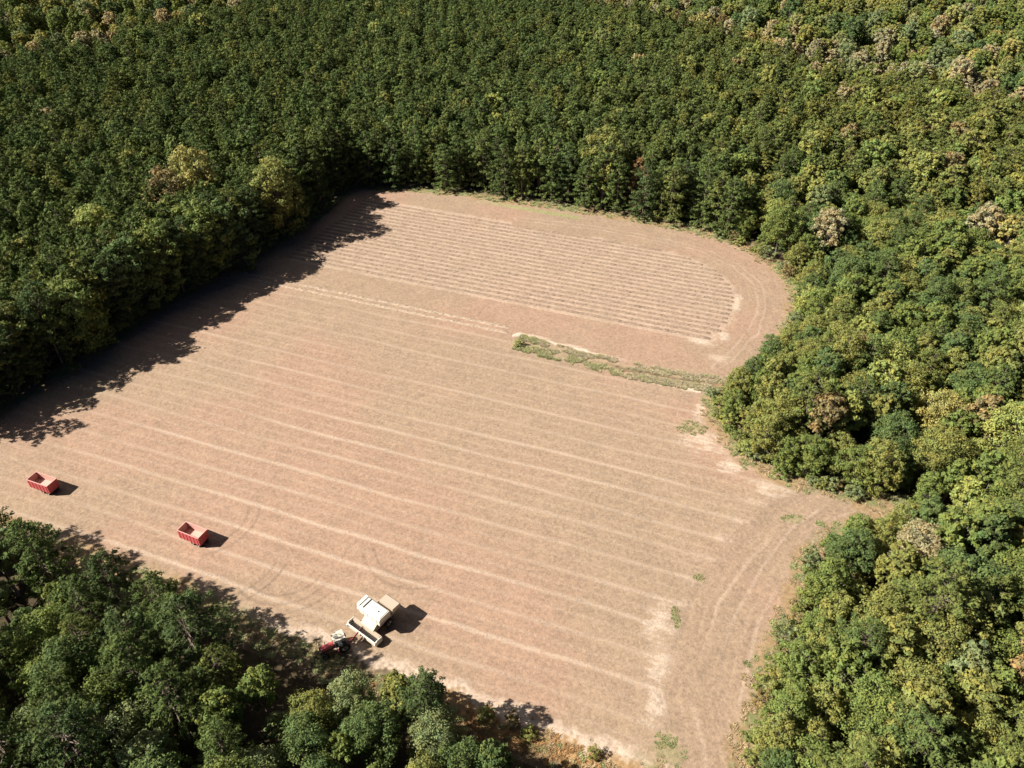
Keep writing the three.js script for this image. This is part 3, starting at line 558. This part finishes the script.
// open crop wagon: local x along its length, tongue at -x
const redSide = paint(.50, .085, .09, .55), redIn = paint(.62, .36, .30, .8), redRim = paint(.64, .33, .29, .65);
function wagon(x, z, deg, L, W, label, seed) {
  const t = thing('crop_wagon', label, 'wagon', x, 0, z, -deg * Math.PI / 180, 'red crop wagons');
  const y0 = .62, H = 1.72, th = .07, y1 = y0 + H;
  const ribs = (n, len) => Array.from({ length: n }, (_, i) => -len / 2 + (i + .5) * len / n);
  const side = (name, w, px, pz, rot) => {
    const p = part(t, name, box(w, H, th, .015), redSide, [px, y0 + H / 2, pz], [0, rot, 0]);
    for (const o of ribs(Math.max(3, Math.round(w / .72)), w)) part(p, 'rib', box(.07, H - .08, .06, .012), redSide, [o, 0, .06]);
    part(p, 'lining', new THREE.BoxGeometry(w - .16, H - .1, .012), redIn, [0, 0, -th / 2 - .008]);
  };
  side('side_panel', L, 0, W / 2 - th / 2, 0); side('side_panel', L, 0, -W / 2 + th / 2, Math.PI);
  side('end_panel', W - 2 * th - .01, L / 2 - th / 2, 0, Math.PI / 2); side('end_panel', W - 2 * th - .01, -L / 2 + th / 2, 0, -Math.PI / 2);
  part(t, 'floor', new THREE.BoxGeometry(L - .16, .06, W - .16), redIn, [0, y0 + .42, 0]);
  for (const s of [-1, 1]) { part(t, 'top_rail', box(L + .08, .1, .14, .03), redRim, [0, y1 + .03, s * (W / 2 - .05)]); part(t, 'top_rail', box(.14, .096, W - .18, .03), redRim, [s * (L / 2 - .03), y1 + .03, 0]); }
  const ch = part(t, 'chassis', box(L * .94, .14, .9, .03), steelDark, [0, .5, 0]);
  part(ch, 'axle', new THREE.CylinderGeometry(.06, .06, W - .3, 10).rotateX(Math.PI / 2), steelDark, [L * .10, -.13, 0]); part(ch, 'axle', new THREE.CylinderGeometry(.06, .06, W - .3, 10).rotateX(Math.PI / 2), steelDark, [L * .36, -.13, 0]);
  for (const ax of [.10, .36]) for (const s of [-1, 1]) wheel(t, .37, .24, L * ax, .37, s * (W / 2 - .16));
  part(t, 'tongue', box(1.3, .1, .12, .02), steelDark, [-L / 2 - .55, .47, 0]);
  part(t, 'jack', new THREE.CylinderGeometry(.035, .035, .62, 8), steelDark, [-L / 2 - .95, .32, .1]);
}
wagon(-52.2, -86.6, 24, 4.35, 2.15, 'faded red open wagon standing alone in mid-field, nearer the tractor');
wagon(-82.25, -98.3, 21.2, 4.65, 2.2, 'faded red open wagon at the left side of the picture by the forest shadow');

// tractor: local +x is forward
{
  const a = Math.atan2(1.36, -2.35);                                // heading in (x, z)
  const t = thing('tractor', 'red tractor with a cream canopy roof at the near field edge, hitched to the harvester', 'tractor', -25.2, 0, -66.2, -a);
  const red = paint(.50, .085, .09, .42), cream = paint(.72, .64, .52, .5), dark = paint(.03, .03, .032, .7);
  const hood = part(t, 'hood', box(1.95, .72, .78, .12), red, [1.35, 1.36, 0]);
  part(hood, 'grille', box(.06, .56, .6, .02), dark, [.97, -.02, 0]); part(hood, 'exhaust', new THREE.CylinderGeometry(.05, .05, .9, 12), dark, [.2, .74, .18]);
  for (const s of [-1, 1]) { part(hood, 'headlight', new THREE.CylinderGeometry(.08, .08, .05, 12).rotateZ(Math.PI / 2), cream, [.99, .14, s * .3]); part(hood, 'side_stripe', box(1.5, .1, .02, .008), cream, [-.05, .12, s * .395]); }
  part(t, 'chassis', box(3.6, .42, .5, .06), dark, [.45, .85, 0]);
  part(t, 'front_weight', box(.3, .45, .6, .05), dark, [2.45, .8, 0]);
  part(t, 'platform', box(1.15, .1, 1.3, .03), dark, [-.35, 1.08, 0]);
  const seat = part(t, 'seat', box(.5, .14, .5, .05), dark, [-.62, 1.5, 0]); part(seat, 'backrest', box(.12, .5, .48, .05), dark, [-.25, .28, 0]);
  const st = part(t, 'steering_wheel', new THREE.TorusGeometry(.2, .022, 8, 24), dark, [.08, 1.78, 0], [0, Math.PI / 2, .5]); part(st, 'steering_column', new THREE.CylinderGeometry(.03, .03, .5, 8), dark, [0, -.22, .1]);
  const roof = part(t, 'canopy_roof', box(1.75, .12, 1.62, .05), cream, [-.45, 2.72, 0]); part(roof, 'roof_rib', box(1.5, .05, .08, .02), cream, [0, .075, .4]); part(roof, 'roof_rib', box(1.5, .05, .08, .02), cream, [0, .075, -.4]);
  for (const [px, pz] of [[.3, .68], [.3, -.68], [-1.15, .68], [-1.15, -.68]]) part(t, 'roof_post', box(.07, 1.6, .07, .015), px > 0 ? cream : dark, [px, 1.88, pz]);
  for (const s of [-1, 1]) {
    part(t, 'fender', new THREE.CylinderGeometry(.98, .98, .5, 20, 1, true, -.2, 1.9).rotateX(Math.PI / 2).rotateZ(Math.PI * .05), new THREE.MeshStandardMaterial({ color: red.color, roughness: .45, side: THREE.DoubleSide }), [-.85, .86, s * .92]);
    wheel(t, .86, .5, -.85, .86, s * .95); wheel(t, .5, .34, 1.95, .5, s * .78);
  }
  part(t, 'front_axle', new THREE.CylinderGeometry(.07, .07, 1.4, 10).rotateX(Math.PI / 2), dark, [1.95, .52, 0]);
  part(t, 'drawbar', box(.9, .1, .14, .02), dark, [-1.65, .5, 0]);
}
// pulled harvester: local +x is forward (towards the tractor), z across
{
  const a = Math.atan2(.80, -.60);
  const t = thing('peanut_harvester', 'cream pulled peanut harvester with a wide pickup header behind the red tractor', 'harvester', -20.2, 0, -70.4, -a);
  const white = paint(.72, .68, .61, .5), cream = paint(.52, .42, .32, .6), dark = paint(.025, .025, .028, .7), red = paint(.42, .06, .05, .5), grey = paint(.2, .19, .18, .6);
  const prism = (pts, w) => new THREE.ExtrudeGeometry(new THREE.Shape(pts.map(p => new THREE.Vector2(...p))), { depth: w, bevelEnabled: true, bevelSize: .025, bevelThickness: .025, bevelSegments: 1 }).translate(0, 0, -w / 2);
  const body = part(t, 'separator_body', prism([[-2.9, .75], [-2.9, 2.0], [-1.6, 2.2], [.3, 2.15], [1.7, 1.2], [1.7, .55], [-2.2, .6]], 2.5), cream);
  for (const s of [-1, 1]) { part(body, 'side_shield', box(2.0, .8, .05, .015), white, [-.7, 1.45, s * 1.3]); part(body, 'pulley', new THREE.CylinderGeometry(.3, .3, .06, 20).rotateX(Math.PI / 2), grey, [-1.95, 1.3, s * 1.31]); part(body, 'pulley', new THREE.CylinderGeometry(.18, .18, .06, 16).rotateX(Math.PI / 2), grey, [.75, 1.25, s * 1.31]); }
  part(body, 'top_hatch', box(.7, .04, 1.5, .015), white, [1.02, 1.71, 0], [0, 0, -.595]);
  // crop tank lying across the machine
  const tank = part(t, 'crop_tank', prism([[-1.25, 2.25], [-1.25, 3.3], [-1.05, 3.5], [.75, 3.5], [.95, 3.3], [.95, 2.25]], 4.1), white);
  part(tank, 'tank_lid', box(1.6, .06, 3.1, .02), white, [-.15, 3.56, -.35]);
  part(tank, 'vent_slot', box(1.75, .07, .2, .01), dark, [-.15, 3.55, 1.45]); part(tank, 'end_hood', prism([[-1.2, 2.6], [-1.1, 3.62], [.8, 3.62], [.9, 2.6]], .5), white, [0, 0, 2.38]);
  part(tank, 'cap', new THREE.CylinderGeometry(.1, .1, .1, 14), dark, [-.1, 3.62, -.9]);
  part(tank, 'end_frame', box(1.9, .1, .1, .02), white, [-.15, 2.5, -2.12]);
  for (const o of [-1.4, -.5, .4, 1.3]) part(tank, 'tank_rib', box(.06, 1.05, .08, .015), white, [.985, 2.77, o]);
  part(t, 'rear_deck', prism([[-3.35, 2.5], [-3.35, 3.0], [-3.2, 3.12], [-1.75, 3.2], [-1.75, 2.4]], 2.7), cream, [0, 0, -.75]);
  const fan = part(t, 'fan_housing', new THREE.CylinderGeometry(.55, .55, .5, 24).rotateX(Math.PI / 2), grey, [-1.0, 1.3, 1.62]); part(fan, 'fan_hub', new THREE.CylinderGeometry(.16, .16, .56, 14).rotateX(Math.PI / 2), dark);
  const ax = part(t, 'axle', new THREE.CylinderGeometry(.1, .1, 3.1, 12).rotateX(Math.PI / 2), dark, [-.9, .72, 0]); void ax;
  for (const s of [-1, 1]) wheel(t, .72, .46, -.9, .72, s * 1.75);
  const head = part(t, 'pickup_header', prism([[1.55, .35], [1.55, 1.05], [1.95, 1.12], [2.05, .35]], 5.3), cream);
  part(head, 'header_beam', box(.2, .2, 5.7, .04), white, [2.95, .98, 0]);
  for (const s of [-1, 1]) part(head, 'end_plate', prism([[1.6, .2], [1.6, 1.1], [2.6, 1.22], [3.12, .8], [2.9, .2]], .1), white, [0, 0, s * 2.85]);
  part(head, 'header_pan', box(1.1, .05, 5.5, .02), cream, [2.45, .3, 0]);
  const reel = part(t, 'pickup_reel', new THREE.CylinderGeometry(.09, .09, 5.5, 14).rotateX(Math.PI / 2), dark, [2.45, .72, 0]);
  for (let k = 0; k < 6; k++) { const w = k / 6 * 6.2832; part(reel, 'tine_bar', box(.06, .06, 5.4, .015), dark, [Math.cos(w) * .26, Math.sin(w) * .26, 0]); for (let q = 0; q < 9; q++) part(reel, 'tine', new THREE.CylinderGeometry(.012, .012, .3, 5), grey, [Math.cos(w) * .33, Math.sin(w) * .33, -2.4 + q * .6], [0, 0, w - Math.PI / 2]); }
  part(t, 'tongue', box(3.6, .16, .2, .03), red, [3.6, .72, .55], [0, .12, -.05]);
  part(t, 'drive_shaft', new THREE.CylinderGeometry(.06, .06, 3.2, 12).rotateZ(Math.PI / 2), dark, [3.6, .98, .42], [0, .12, -.08]);
  part(t, 'jack', new THREE.CylinderGeometry(.05, .05, .8, 10), red, [4.4, .5, .72]);
}

renderer.render(scene, camera);
